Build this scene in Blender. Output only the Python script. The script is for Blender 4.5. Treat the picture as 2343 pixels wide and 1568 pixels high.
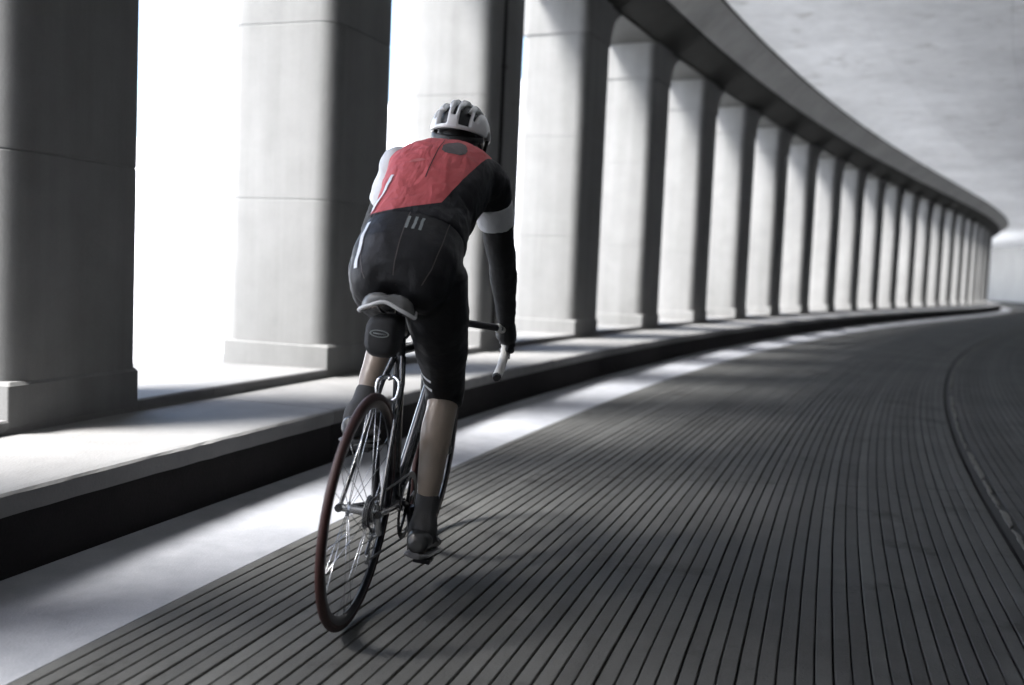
import bpy, bmesh, math, random
import numpy as np
from mathutils import Vector, Matrix, Euler
from mathutils.bvhtree import BVHTree

random.seed(7)
rng = np.random.default_rng(7)
for o in list(bpy.data.objects):
    bpy.data.objects.remove(o)
scene = bpy.context.scene
COL = scene.collection

# ------------------------------------------------------------------ camera
CAM_H = 1.03
PITCH, ROLL = 0.0720, 0.0431
cam = bpy.data.cameras.new('camera')
cam_o = bpy.data.objects.new('camera', cam)
COL.objects.link(cam_o)
Fv = Vector((0, math.cos(PITCH), -math.sin(PITCH)))
R0 = Vector((1, 0, 0))
U0 = Vector((0, math.sin(PITCH), math.cos(PITCH)))
Rv = math.cos(ROLL) * R0 + math.sin(ROLL) * U0
Uv = math.cos(ROLL) * U0 - math.sin(ROLL) * R0
cam_o.matrix_world = Matrix(((Rv.x, Uv.x, -Fv.x, 0), (Rv.y, Uv.y, -Fv.y, 0),
                             (Rv.z, Uv.z, -Fv.z, CAM_H), (0, 0, 0, 1)))
cam.sensor_width = 36.0
cam.lens = 36.0 * 2300 / 2342
cam.clip_start = 0.05
cam.clip_end = 4000
cam.dof.use_dof = True
cam.dof.focus_distance = 3.3
cam.dof.aperture_fstop = 1.7
scene.camera = cam_o

# ------------------------------------------------------------------ sky, sun, exposure
SUN_DIR = Vector((-0.82, -0.40, 1.08)).normalized()      # towards the sun
world = bpy.data.worlds.new('World')
scene.world = world
world.use_nodes = True
wn = world.node_tree
sky = wn.nodes.new('ShaderNodeTexSky')
sky.sky_type = 'NISHITA'
sky.sun_disc = False
sky.sun_elevation = math.asin(SUN_DIR.z)
sky.sun_rotation = math.atan2(SUN_DIR.x, SUN_DIR.y)
sky.air_density = 1.0
sky.dust_density = 2.0
sky.ozone_density = 0.6
wn.nodes['Background'].inputs['Strength'].default_value = 0.15
wn.links.new(sky.outputs[0], wn.nodes['Background'].inputs['Color'])
sun = bpy.data.lights.new('sun', 'SUN')
sun.energy = 5.0
sun.angle = math.radians(20)
sun.color = (1.0, 0.985, 0.965)
sun_o = bpy.data.objects.new('sun', sun)
COL.objects.link(sun_o)
sun_o.rotation_euler = SUN_DIR.to_track_quat('Z', 'Y').to_euler()
scene.view_settings.view_transform = 'Standard'
scene.view_settings.look = 'None'
scene.view_settings.exposure = 2.15
scene.view_settings.gamma = 1.0
scene.view_settings.use_curve_mapping = False
scene.cycles.max_bounces = 8
scene.cycles.diffuse_bounces = 5
scene.cycles.use_denoising = True
scene.cycles.adaptive_threshold = 0.02

# ------------------------------------------------------------------ helpers
def tag(o, label=None, cat=None, group=None, kind=None):
    if label: o['label'] = label
    if cat: o['category'] = cat
    if group: o['group'] = group
    if kind: o['kind'] = kind
    return o

def link(name, mesh, parent=None):
    o = bpy.data.objects.new(name, mesh)
    COL.objects.link(o)
    if parent: o.parent = parent
    return o

def empty(name, loc=(0, 0, 0)):
    o = bpy.data.objects.new(name, None)
    COL.objects.link(o)
    o.location = loc
    o.empty_display_size = 0.1
    return o

class MB:
    """collects vertices and faces of ONE mesh"""
    def __init__(self):
        self.v, self.f = [], []
    def add(self, vs, fs):
        b = len(self.v)
        self.v += [tuple(map(float, p)) for p in vs]
        self.f += [tuple(b + i for i in q) for q in fs]
        return self
    def box(self, a, b):
        (x0, y0, z0), (x1, y1, z1) = a, b
        vs = [(x0, y0, z0), (x1, y0, z0), (x1, y1, z0), (x0, y1, z0), (x0, y0, z1), (x1, y0, z1), (x1, y1, z1), (x0, y1, z1)]
        return self.add(vs, [(0, 3, 2, 1), (4, 5, 6, 7), (0, 1, 5, 4), (1, 2, 6, 5), (2, 3, 7, 6), (3, 0, 4, 7)])
    def rings(self, rs, closed=True, cap=True, loop=False):
        n = len(rs[0]); vs = [p for r in rs for p in r]; fs = []
        m = len(rs)
        for i in range(m if loop else m - 1):
            a, b = i * n, ((i + 1) % m) * n
            for j in range(n if closed else n - 1):
                k = (j + 1) % n
                fs.append((a + j, a + k, b + k, b + j))
        if cap and not loop:
            fs.append(tuple(range(n - 1, -1, -1))); fs.append(tuple((m - 1) * n + j for j in range(n)))
        return self.add(vs, fs)
    def tube(self, pts, rad, n=12, cap=True, flat=None, loop=False):
        pts = [Vector(p) for p in pts]
        m = len(pts)
        rad = rad if hasattr(rad, '__len__') else [rad] * m
        rs = []; up = None
        for i, p in enumerate(pts):
            if loop: d = (pts[(i + 1) % m] - pts[i - 1])
            else: d = pts[min(i + 1, m - 1)] - pts[max(i - 1, 0)]
            d.normalize()
            if up is None:
                up = Vector((0, 0, 1)) if abs(d.z) < 0.9 else Vector((1, 0, 0))
            u = (up - d * up.dot(d)).normalized(); w = d.cross(u); up = u
            fl = flat if flat else (1, 1)
            rs.append([p + (u * math.cos(2 * math.pi * k / n) * fl[0] + w * math.sin(2 * math.pi * k / n) * fl[1]) * rad[i] for k in range(n)])
        return self.rings(rs, cap=cap, loop=loop)
    def lathe_y(self, prof, c=(0, 0, 0), n=48, closed=False):
        """profile of (radius, y) about the Y axis through c"""
        rs = []
        for k in range(n):
            a = 2 * math.pi * k / n
            rs.append([(c[0] + r * math.cos(a), c[1] + y, c[2] + r * math.sin(a)) for r, y in prof])
        return self.rings(rs, closed=closed, cap=False, loop=True)
    def ellipsoid(self, c, rx, ry, rz, M=None, n=20, m=12):
        rs = []
        for i in range(m + 1):
            a = math.pi * (0.02 + 0.96 * i / m)
            ring = []
            for k in range(n):
                b = 2 * math.pi * k / n
                p = Vector((rx * math.sin(a) * math.cos(b), ry * math.sin(a) * math.sin(b), -rz * math.cos(a)))
                if M: p = M @ p
                ring.append(Vector(c) + p)
            rs.append(ring)
        return self.rings(rs)
    def mesh(self, name, mat=None, smooth=False):
        me = bpy.data.meshes.new(name)
        me.from_pydata(self.v, [], self.f)
        me.validate(); me.update()
        if mat:
            for q in (mat if isinstance(mat, (list, tuple)) else [mat]): me.materials.append(q)
        if smooth: me.polygons.foreach_set('use_smooth', [True] * len(me.polygons))
        return me
    def build(self, name, mat, parent=None, smooth=False, bevel=0, sharp=None):
        me = self.mesh(name, mat, smooth)
        bm = bmesh.new(); bm.from_mesh(me); bmesh.ops.recalc_face_normals(bm, faces=bm.faces)
        if bevel:
            bmesh.ops.bevel(bm, geom=[e for e in bm.edges if len(e.link_faces) == 2 and e.calc_face_angle(0) > 0.5], offset=bevel, segments=2, affect='EDGES', profile=0.6)
        bm.to_mesh(me); bm.free()
        if smooth and sharp: me.set_sharp_from_angle(angle=math.radians(sharp))
        return link(name, me, parent)

# ------------------------------------------------------------------ materials
def new_mat(name):
    m = bpy.data.materials.new(name); m.use_nodes = True
    return m, m.node_tree.nodes, m.node_tree.links, m.node_tree.nodes['Principled BSDF']

def plain(name, col, rough=0.5, metal=0.0, spec=0.5, coat=0.0, bump=0.0, bscale=200, var=0.0):
    m, N, L, B = new_mat(name)
    B.inputs['Base Color'].default_value = (*col, 1)
    B.inputs['Roughness'].default_value = rough
    B.inputs['Metallic'].default_value = metal
    B.inputs['Specular IOR Level'].default_value = spec
    B.inputs['Coat Weight'].default_value = coat
    if bump or var:
        tc = N.new('ShaderNodeTexCoord'); nz = N.new('ShaderNodeTexNoise')
        nz.inputs['Scale'].default_value = bscale; nz.inputs['Detail'].default_value = 4
        L.new(tc.outputs['Object'], nz.inputs['Vector'])
        if bump:
            bp = N.new('ShaderNodeBump'); bp.inputs['Strength'].default_value = bump; bp.inputs['Distance'].default_value = 0.004
            L.new(nz.outputs['Fac'], bp.inputs['Height']); L.new(bp.outputs[0], B.inputs['Normal'])
        if var:
            n2 = N.new('ShaderNodeTexNoise'); n2.inputs['Scale'].default_value = bscale * 0.08; n2.inputs['Detail'].default_value = 5
            L.new(tc.outputs['Object'], n2.inputs['Vector'])
            mx = N.new('ShaderNodeMix'); mx.data_type = 'RGBA'
            mx.inputs[6].default_value = (*[c * (1 - var) for c in col], 1); mx.inputs[7].default_value = (*[min(1, c * (1 + var)) for c in col], 1)
            L.new(n2.outputs['Fac'], mx.inputs[0]); L.new(mx.outputs[2], B.inputs['Base Color'])
    return m

def concrete(name, lo, hi, rough=0.8, scale=1.0, bump=0.25, boards=0.0, streak=0.0, objvar=0.0, spec=0.3, stain=None):
    """cast concrete: mottling at three scales, air holes, optional drip streaks and board marks; world coordinates"""
    m, N, L, B = new_mat(name)
    geo = N.new('ShaderNodeNewGeometry')
    def noise(sc, det=6, rgh=0.6, vec=None):
        t = N.new('ShaderNodeTexNoise'); t.inputs['Scale'].default_value = sc; t.inputs['Detail'].default_value = det; t.inputs['Roughness'].default_value = rgh
        L.new(vec or geo.outputs['Position'], t.inputs['Vector']); return t.outputs['Fac']
    def math_(op, a, b):
        t = N.new('ShaderNodeMath'); t.operation = op
        for i, q in enumerate((a, b)):
            if isinstance(q, (int, float)): t.inputs[i].default_value = q
            else: L.new(q, t.inputs[i])
        return t.outputs[0]
    n1 = noise(0.7 * scale); n2 = noise(4.5 * scale, 8, 0.65); n3 = noise(90 * scale, 3)
    s = math_('ADD', math_('MULTIPLY', n1, 0.5), math_('ADD', math_('MULTIPLY', n2, 0.38), math_('MULTIPLY', n3, 0.12)))
    if streak:
        mp = N.new('ShaderNodeMapping'); mp.inputs['Scale'].default_value = (7, 7, 0.35)
        L.new(geo.outputs['Position'], mp.inputs['Vector'])
        n4 = noise(1.0, 5, 0.6, mp.outputs[0])
        s = math_('ADD', math_('MULTIPLY', s, 1 - streak), math_('MULTIPLY', n4, streak))
    ramp = N.new('ShaderNodeMapRange'); ramp.inputs['From Min'].default_value = 0.33; ramp.inputs['From Max'].default_value = 0.67
    L.new(s, ramp.inputs['Value'])
    mx = N.new('ShaderNodeMix'); mx.data_type = 'RGBA'
    mx.inputs[6].default_value = (*lo, 1); mx.inputs[7].default_value = (*hi, 1)
    L.new(ramp.outputs[0], mx.inputs[0])
    colr = mx.outputs[2]
    if objvar:
        oi = N.new('ShaderNodeObjectInfo'); hs = N.new('ShaderNodeHueSaturation')
        v = N.new('ShaderNodeMapRange'); v.inputs['To Min'].default_value = 1 - objvar; v.inputs['To Max'].default_value = 1 + objvar
        L.new(oi.outputs['Random'], v.inputs['Value']); L.new(v.outputs[0], hs.inputs['Value']); L.new(colr, hs.inputs['Color']); colr = hs.outputs[0]
    if stain:
        st = noise(1.6, 9, 0.7); mr = N.new('ShaderNodeMapRange'); mr.inputs['From Min'].default_value = 0.56; mr.inputs['From Max'].default_value = 0.70
        L.new(st, mr.inputs['Value']); m3 = N.new('ShaderNodeMix'); m3.data_type = 'RGBA'; m3.inputs[7].default_value = (*stain, 1)
        L.new(mr.outputs[0], m3.inputs[0]); L.new(colr, m3.inputs[6]); colr = m3.outputs[2]
    L.new(colr, B.inputs['Base Color'])
    B.inputs['Specular IOR Level'].default_value = spec
    rr = N.new('ShaderNodeMapRange'); rr.inputs['To Min'].default_value = rough - 0.12; rr.inputs['To Max'].default_value = min(1, rough + 0.1)
    L.new(n2, rr.inputs['Value']); L.new(rr.outputs[0], B.inputs['Roughness'])
    h = math_('ADD', math_('MULTIPLY', n2, 0.6), math_('MULTIPLY', n3, 0.4))
    if boards:
        uv = N.new('ShaderNodeUVMap'); wv = N.new('ShaderNodeTexWave'); wv.inputs['Scale'].default_value = boards; wv.inputs['Distortion'].default_value = 0.6
        wv.inputs['Detail'].default_value = 2; wv.bands_direction = 'X'
        L.new(uv.outputs[0], wv.inputs['Vector']); h = math_('ADD', h, math_('MULTIPLY', wv.outputs['Fac'], 0.5))
    bp = N.new('ShaderNodeBump'); bp.inputs['Strength'].default_value = bump; bp.inputs['Distance'].default_value = 0.02
    L.new(h, bp.inputs['Height']); L.new(bp.outputs[0], B.inputs['Normal'])
    return m

M = {}
M['column'] = concrete('column_concrete', (0.100, 0.101, 0.099), (0.165, 0.166, 0.165), streak=0.35, bump=0.12, objvar=0.03, spec=0.1)
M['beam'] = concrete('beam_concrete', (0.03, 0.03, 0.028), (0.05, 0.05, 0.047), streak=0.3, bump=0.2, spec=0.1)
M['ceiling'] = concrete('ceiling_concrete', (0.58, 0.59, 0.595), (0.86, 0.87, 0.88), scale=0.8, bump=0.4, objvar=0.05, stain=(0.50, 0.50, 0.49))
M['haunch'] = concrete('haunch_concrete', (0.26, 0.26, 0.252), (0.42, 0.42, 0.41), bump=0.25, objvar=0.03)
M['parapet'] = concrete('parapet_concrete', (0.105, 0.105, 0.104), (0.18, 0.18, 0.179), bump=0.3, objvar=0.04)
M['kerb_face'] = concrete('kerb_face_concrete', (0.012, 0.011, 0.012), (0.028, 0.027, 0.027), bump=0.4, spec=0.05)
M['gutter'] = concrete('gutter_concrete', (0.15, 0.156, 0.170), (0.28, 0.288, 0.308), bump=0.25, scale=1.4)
M['road'] = concrete('road_concrete', (0.045, 0.045, 0.0435), (0.088, 0.088, 0.0845), bump=0.35, scale=1.3, objvar=0.16, rough=0.75, spec=0.10, stain=(0.026, 0.025, 0.024))
M['groove'] = concrete('groove_base', (0.012, 0.012, 0.012), (0.03, 0.03, 0.03), bump=0.2, spec=0.05)  # dark base showing in road grooves and panel joints
M['patch'] = concrete('patch_mortar', (0.07, 0.067, 0.060), (0.16, 0.152, 0.135), bump=0.6, scale=3)
M['wall'] = concrete('wall_concrete', (0.03, 0.03, 0.028), (0.055, 0.055, 0.052), streak=0.4, bump=0.3)  # colour kept very dark so the near wall returns little fill light
M['lit_wall'] = concrete('lit_wall_concrete', (0.30, 0.30, 0.292), (0.42, 0.42, 0.41), streak=0.3, bump=0.2)  # same wall made paler, the far end's light put into the colour
M['snow'] = concrete('pale_ground', (0.76, 0.77, 0.78), (0.88, 0.89, 0.90), bump=0.5, scale=0.4, rough=0.9)
M['joint'] = plain('joint_filler', (0.012, 0.012, 0.012), 0.8)

# ------------------------------------------------------------------ the curve of the road
SC = CAM_H / 0.87
YAW, K1, K2 = 0.2477, 0.0190 / SC, -0.2843e-3 / SC ** 2
CX, SP, S0 = 3.0023 * SC, 2.1910 * SC, 3.2705 * SC - 0.115
DS = 0.05
S_MIN, S_MAX = -46.0, 150.0
SS = np.arange(S_MIN, S_MAX + DS, DS)
S_STR, S_BEND = 102.0, 200.0
th = YAW + K1 * SS + K2 * SS ** 2
th_end = YAW + K1 * S_STR + K2 * S_STR ** 2
th = np.where(SS > S_STR, th_end, th)
th = np.where(SS > S_BEND, th_end + 0.016 * (SS - S_BEND), th)
th0 = YAW + K1 * -6 + K2 * 36
th = np.where(SS < -6, th0, th)
PX = np.cumsum(np.sin(th)) * DS; PY = np.cumsum(np.cos(th)) * DS
i0 = int(round(-S_MIN / DS))
PX = PX - PX[i0] - CX * math.cos(YAW); PY = PY - PY[i0] + CX * math.sin(YAW)
def heading(s): return float(np.interp(s, SS, th))
def pt(s, t, z):
    """s along the colonnade, t metres from the column line towards the road"""
    h = heading(s)
    return Vector((float(np.interp(s, SS, PX)) + t * math.cos(h), float(np.interp(s, SS, PY)) - t * math.sin(h), z))
def col_s(k): return S0 + k * SP
def srange(a, b, fine=0.5, coarse=1.3):
    out = [a]
    while out[-1] < b - 1e-6:
        d = fine if abs(out[-1] + fine / 2 - 8) < 16 else coarse
        out.append(min(b, out[-1] + d))
    return out
def sweep(mb, prof, a, b, cap=True, fine=0.6, coarse=1.3, closed=True):
    return mb.rings([[pt(s, t, z) for t, z in prof] for s in srange(a, b, fine, coarse)], closed=closed, cap=cap and closed)

K_FIRST, K_LAST = -4, 25
R_COL = 0.60
Z_LEDGE, Z_SILL, Z_SPRING, Z_SOFFIT = 0.29, 0.35, 3.65, 4.11
T_IN = 0.585                 # inner face of sill and beam
T_KERB = 1.285               # road-side face of the low wall
T_GUT = 1.825
T_SEAM = 4.445
T_WALL = 8.6
T_CEIL, Z_CEIL = 1.345, 4.72
S_ROOF0, S_ROOF1 = -44.0, 128.0
S_COL0, S_COL1 = col_s(K_FIRST) - SP / 2, col_s(K_LAST) + SP / 2

# ------------------------------------------------------------------ ground outside
g = MB()
gx = [-900, -300, -120, -60, -30, -15, 0, 15, 30, 60, 120, 300, 900]
n = len(gx)
g.add([(x, y + 40, -1.15) for y in gx for x in gx],
      [(j * n + i, j * n + i + 1, (j + 1) * n + i + 1, (j + 1) * n + i) for j in range(n - 1) for i in range(n - 1)])
tag(g.build('ground', M['snow']), kind='structure')

hl = MB(); rows = []
for i in range(15):
    r_ = 260 + 45 * i; up = (i / 14.0) ** 1.2
    rows.append([(r_ * math.cos(a), 40 + r_ * math.sin(a), 0.5 + 190 * up * (0.75 + 0.18 * math.sin(5 * a + 1) + 0.10 * math.sin(13 * a + 0.4 * i)) - 1.5 + 0.8 * math.sin(31 * a + i)) for a in [math.radians(70 + 190 * j / 60) for j in range(61)]])
hl.rings(rows, closed=False, cap=False)
tag(hl.build('added_hill', M['snow'], smooth=True), kind='structure')  # added hill; its white slope makes the horizon in the openings read bright

# ------------------------------------------------------------------ road: bed, gutter, grooved strips
rb = MB(); sweep(rb, [(T_KERB - 0.3, -0.6), (T_WALL + 0.3, -0.6), (T_WALL + 0.3, -0.014), (T_KERB - 0.3, -0.014)], S_ROOF0, S_ROOF1 + 8)
road = tag(rb.build('road', M['groove']), kind='structure')
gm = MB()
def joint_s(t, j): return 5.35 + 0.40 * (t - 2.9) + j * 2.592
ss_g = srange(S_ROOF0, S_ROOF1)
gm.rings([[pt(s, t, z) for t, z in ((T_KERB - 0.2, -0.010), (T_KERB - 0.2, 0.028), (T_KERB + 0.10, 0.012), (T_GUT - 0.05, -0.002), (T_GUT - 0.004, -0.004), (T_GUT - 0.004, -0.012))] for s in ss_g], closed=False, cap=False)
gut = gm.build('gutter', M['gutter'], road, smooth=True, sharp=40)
PITCH_S, GW = 0.0485, 0.0050
def strip(t0, t1, s_a, s_b):
    mb = MB(); w = 0.0025
    js = [joint_s((t0 + t1) / 2, j) for j in range(0, 40)]
    cuts = [s_a] + [j for j in js if s_a < j < s_b] + [s_b]
    dz = random.uniform(-0.0016, 0.0010)
    for a, b in zip(cuts[:-1], cuts[1:]):
        a2, b2 = a + 0.004, b - 0.004
        nseg = max(1, int(round((b2 - a2) / (0.65 if a < 22 else 1.3))))
        e = random.uniform(-0.0008, 0.0008)
        mb.rings([[pt(a2 + (b2 - a2) * i / nseg, t, z) for t, z in ((t0, -0.0135), (t0, -w + dz + e), (t0 + w, dz + e), (t1 - w, dz + e), (t1, -w + dz + e), (t1, -0.0135))] for i in range(nseg + 1)], closed=False, cap=False)
    return mb
def lane(ta, tb):
    k = int((tb - ta) / PITCH_S)
    for i in range(k):
        t0 = ta + i * PITCH_S + GW / 2 + random.uniform(-0.001, 0.001)
        strip(t0, ta + (i + 1) * PITCH_S - GW / 2 + random.uniform(-0.001, 0.001), -5.0, 80.0).build('road_strip', M['road'], road)
lane(T_GUT, T_SEAM - 0.03)
lane(T_SEAM + 0.045, T_WALL - 0.9)
rs2 = MB(); sweep(rs2, [(T_GUT, -0.013), (T_WALL - 0.9, -0.013), (T_WALL - 0.9, -0.002), (T_GUT, -0.002)], 80.01, S_ROOF1)
rs2.build('far_roadway', M['road'], road)
rs3 = MB(); sweep(rs3, [(T_GUT, -0.013), (T_WALL - 0.9, -0.013), (T_WALL - 0.9, -0.002), (T_GUT, -0.002)], S_ROOF0, -5.01)
rs3.build('near_roadway', M['road'], road)
wk = MB(); sweep(wk, [(T_WALL - 0.88, -0.013), (T_WALL + 0.1, -0.013), (T_WALL + 0.1, 0.13), (T_WALL - 0.88, 0.12)], S_ROOF0, S_ROOF1)
wk.build('walkway', M['wall'], road)
# seam between the two lanes: dark filler with crumbled mortar patches along its right edge
sm = MB(); sweep(sm, [(T_SEAM - 0.03, -0.013), (T_SEAM + 0.046, -0.013), (T_SEAM + 0.046, -0.009), (T_SEAM - 0.03, -0.009)], -5, 80)
sm.build('lane_joint', M['joint'], road)
s = 1.0
wob = [random.uniform(-1, 1) for _ in range(400)]
while s < 34:
    ln = random.uniform(0.25, 1.3); base = random.uniform(0.012, 0.030); m_ = max(8, int(ln / 0.025)); rows = []
    ph = random.randrange(300)
    for i in range(m_ + 1):
        u = i / m_; w_ = wob[(ph + i) % 400] * 0.003 + wob[(ph + i // 4) % 400] * 0.006
        end = min(1.0, 5 * u, 5 * (1 - u)) ** 0.6
        ta = T_SEAM + 0.006 + wob[(ph + 7 + i // 2) % 400] * 0.004; tb = ta + max(0.003, (base + w_) * end)
        zz = 0.001 + 0.0012 * wob[(ph + 3 * i) % 400]
        rows.append([pt(s + ln * u, ta, -0.0095), pt(s + ln * u, ta + 0.001, zz), pt(s + ln * u, tb - 0.001, zz - 0.0005), pt(s + ln * u, tb, -0.0095)])
    mb = MB(); mb.rings(rows, closed=False, cap=False); mb.build('mortar_patch', M['patch'], road)
    s += ln + random.choice((0.0, 0.02, 0.05, 0.12, 0.3))

# ------------------------------------------------------------------ low wall with ledge under the columns
pe = empty('parapet', pt(col_s(0), T_KERB, 0)); bpy.context.view_layer.update()
tag(pe, 'low dark kerb wall topped by a pale ledge running beneath the columns', 'parapet', kind='thing')
def part(mb, name, mat, parent, **kw):
    """mesh given in world coordinates, hung under a parent standing elsewhere"""
    o = mb.build(name, mat, None, **kw); o.parent = parent
    o.matrix_parent_inverse = parent.matrix_world.inverted(); return o
a = S_ROOF0
first = True
edges = [S_ROOF0] + [col_s(k) + 1.0 for k in range(-4, K_LAST + 1, 2)] + [S_ROOF1]
for a, b in zip(edges[:-1], edges[1:]):
    mb = MB()
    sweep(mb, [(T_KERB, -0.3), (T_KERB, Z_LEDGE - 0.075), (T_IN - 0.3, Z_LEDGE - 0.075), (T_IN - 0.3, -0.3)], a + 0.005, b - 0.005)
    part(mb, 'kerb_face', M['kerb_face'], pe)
    mb = MB()
    e = 0.004
    st_l = 0.07 if -4 < a < 18 else (0.3 if a < 40 else 1.3); nl = max(2, int((b - a - 2 * e) / st_l)); lr = []
    for i in range(nl + 1):
        q = a + e + (b - a - 2 * e) * i / nl; j1, j2 = random.gauss(0, 0.0022), abs(random.gauss(0, 0.0022))
        if random.random() < 0.03: j2 += random.uniform(0.002, 0.006)
        lr.append([pt(q, t, z) for t, z in ((T_KERB + 0.012 + j1, Z_LEDGE - 0.074), (T_KERB + 0.012 + j1 - 0.3 * j2, Z_LEDGE - 0.010 - j2), (T_KERB + 0.002 - j2, Z_LEDGE - 0.002 - 0.4 * j2), (T_KERB - 0.03, Z_LEDGE), (T_IN - 0.2, Z_LEDGE + 0.006), (T_IN - 0.2, Z_LEDGE - 0.074))])
    mb.rings(lr)
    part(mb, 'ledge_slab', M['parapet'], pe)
    mb = MB()
    sweep(mb, [(T_IN, Z_LEDGE - 0.05), (T_IN, Z_SILL - 0.008), (T_IN - 0.008, Z_SILL), (-0.68, Z_SILL - 0.03), (-0.72, Z_SILL - 0.05), (-0.72, -1.4), (T_IN - 0.21, -1.4), (T_IN - 0.21, Z_LEDGE - 0.05)], a + 0.003, b - 0.003)
    part(mb, 'sill', M['parapet'], pe)

# ------------------------------------------------------------------ columns
HL, T_OUT = 0.385, -0.20          # half length along the road, outer face
def rrect(x0, x1, y0, y1, radii, z, n=6):
    """rounded rectangle; radii in the order +x+y, -x+y, -x-y, +x-y"""
    out = []
    for q, (cx_, cy_) in enumerate(((x1, y1), (x0, y1), (x0, y0), (x1, y0))):
        r = radii[q]; sx_, sy_ = (1, -1, -1, 1)[q], (1, 1, -1, -1)[q]
        for i in range(n + 1):
            a = math.pi / 2 * (q + i / n); out.append((cx_ - sx_ * r + r * math.cos(a), cy_ - sy_ * r + r * math.sin(a), z))
    return out
def col_parts():
    # shaft: pier with a flat inner face and softly rounded arrises, shallow formwork joints
    R4 = (0.035, 0.05, 0.10, 0.13)
    zs = [(Z_SILL - 0.02, 0)]
    for z in (1.42, 2.53): zs += [(z - 0.006, 0), (z - 0.002, 0.0035), (z + 0.002, 0.0035), (z + 0.006, 0)]
    zs += [(Z_SPRING - 0.004, 0), (Z_SPRING, 0.006), (Z_SPRING + 0.05, 0.006)]
    sh = MB(); sh.rings([rrect(T_OUT + i, T_IN - 0.006 - i, -HL + i, HL - i, R4, z) for z, i in zs])
    # capital: block a finger proud of the shaft, with a curved bracket on its far side
    cp = MB(); e = 0.012
    cp.rings([rrect(T_OUT - e, T_IN + e - 0.008, -HL - e, HL + e, (0.02, 0.04, 0.09, 0.12), z) for z in (Z_SPRING + 0.004, Z_SOFFIT + 0.08)])
    nn = 10; poly = [(HL - 0.02, Z_SPRING + 0.004)]
    for i in range(nn + 1):
        a = math.pi / 2 * i / nn; poly.append((HL + e + 0.50 * (1 - math.cos(a)), Z_SPRING + 0.006 + 0.462 * math.sin(a)))
    poly += [(HL + 0.52, Z_SOFFIT + 0.08), (HL - 0.02, Z_SOFFIT + 0.08)]
    cp.rings([[(x, y, z) for y, z in poly] for x in (-0.045, T_IN - 0.003)])
    # plinth: low sharp-edged block on the sill
    pl = MB(); e = 0.006
    pl.rings([rrect(T_OUT - e, T_IN + e * 0.7, -HL - e - i, HL + e, (0.012,) * 4, z, 3) for z, i in ((Z_SILL - 0.03, 0), (Z_SILL + 0.135, 0))] + [rrect(T_OUT - e + 0.012, T_IN + e * 0.7 - 0.012, -HL - e + 0.012, HL + e - 0.012, (0.010,) * 4, Z_SILL + 0.15, 3)])
    return sh, cp, pl
sh, cp, pl = col_parts()
ORD = ['first', 'second', 'third', 'fourth', 'fifth', 'sixth', 'seventh', 'eighth', 'ninth', 'tenth', 'eleventh', 'twelfth', 'thirteenth', 'fourteenth', 'fifteenth', 'sixteenth', 'seventeenth', 'eighteenth', 'nineteenth', 'twentieth', 'twenty-first', 'twenty-second', 'twenty-third', 'twenty-fourth', 'twenty-fifth', 'twenty-sixth', 'twenty-seventh', 'twenty-eighth', 'twenty-ninth', 'thirtieth', 'thirty-first']
proto = None
for k in range(K_FIRST, K_LAST + 1):
    root = empty('column', pt(col_s(k), 0, 0))
    root.rotation_euler = (0, 0, -heading(col_s(k)))
    if k < 0: lab = 'concrete pier %s behind the viewer, outside the picture' % ['first', 'second', 'third', 'fourth'][-k - 1]
    elif k == 0: lab = 'nearest concrete column, dark and cut by the left edge of the picture'
    elif k == 1: lab = 'thick concrete column right of the wide white opening, left of the cyclist'
    elif k == 2: lab = 'pale concrete column directly behind the helmet of the cyclist'
    elif k == 3: lab = 'pale concrete column just right of the cyclist, fourth from the left edge'
    elif k == K_LAST: lab = 'farthest and thinnest concrete column, last of the row at the bend'
    else: lab = 'slender pale concrete column, %s along the row from the left edge' % ORD[k]
    tag(root, lab, 'column', 'columns of the colonnade', 'thing')
    if proto is None:
        s_ = sh.build('shaft', M['column'], root, smooth=True, sharp=25)
        c_ = cp.build('capital', M['column'], root, smooth=True, sharp=35)
        p_ = pl.build('plinth', M['column'], root, smooth=True, sharp=35)
        proto = (s_, c_, p_)
    else:
        for q in proto:
            d = q.copy(); COL.objects.link(d); d.parent = root

cd = MB(); cd.rings([rrect(T_IN - 0.010, T_IN + 0.020, -0.135, -0.105, (0.008,) * 4, z, 3) for z in (Z_SILL + 0.148, Z_SOFFIT + 0.015)])
for z in (1.0, 1.9, 2.8): cd.box((T_IN - 0.010, -0.150, z), (T_IN + 0.026, -0.090, z + 0.03))
cdo = cd.build('cable_conduit', M['joint']); cdo.location = pt(col_s(2), 0, 0); cdo.rotation_euler = (0, 0, -heading(col_s(2)))
tag(cdo, 'thin dark vertical conduit on the column behind the helmet', 'conduit')

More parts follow.
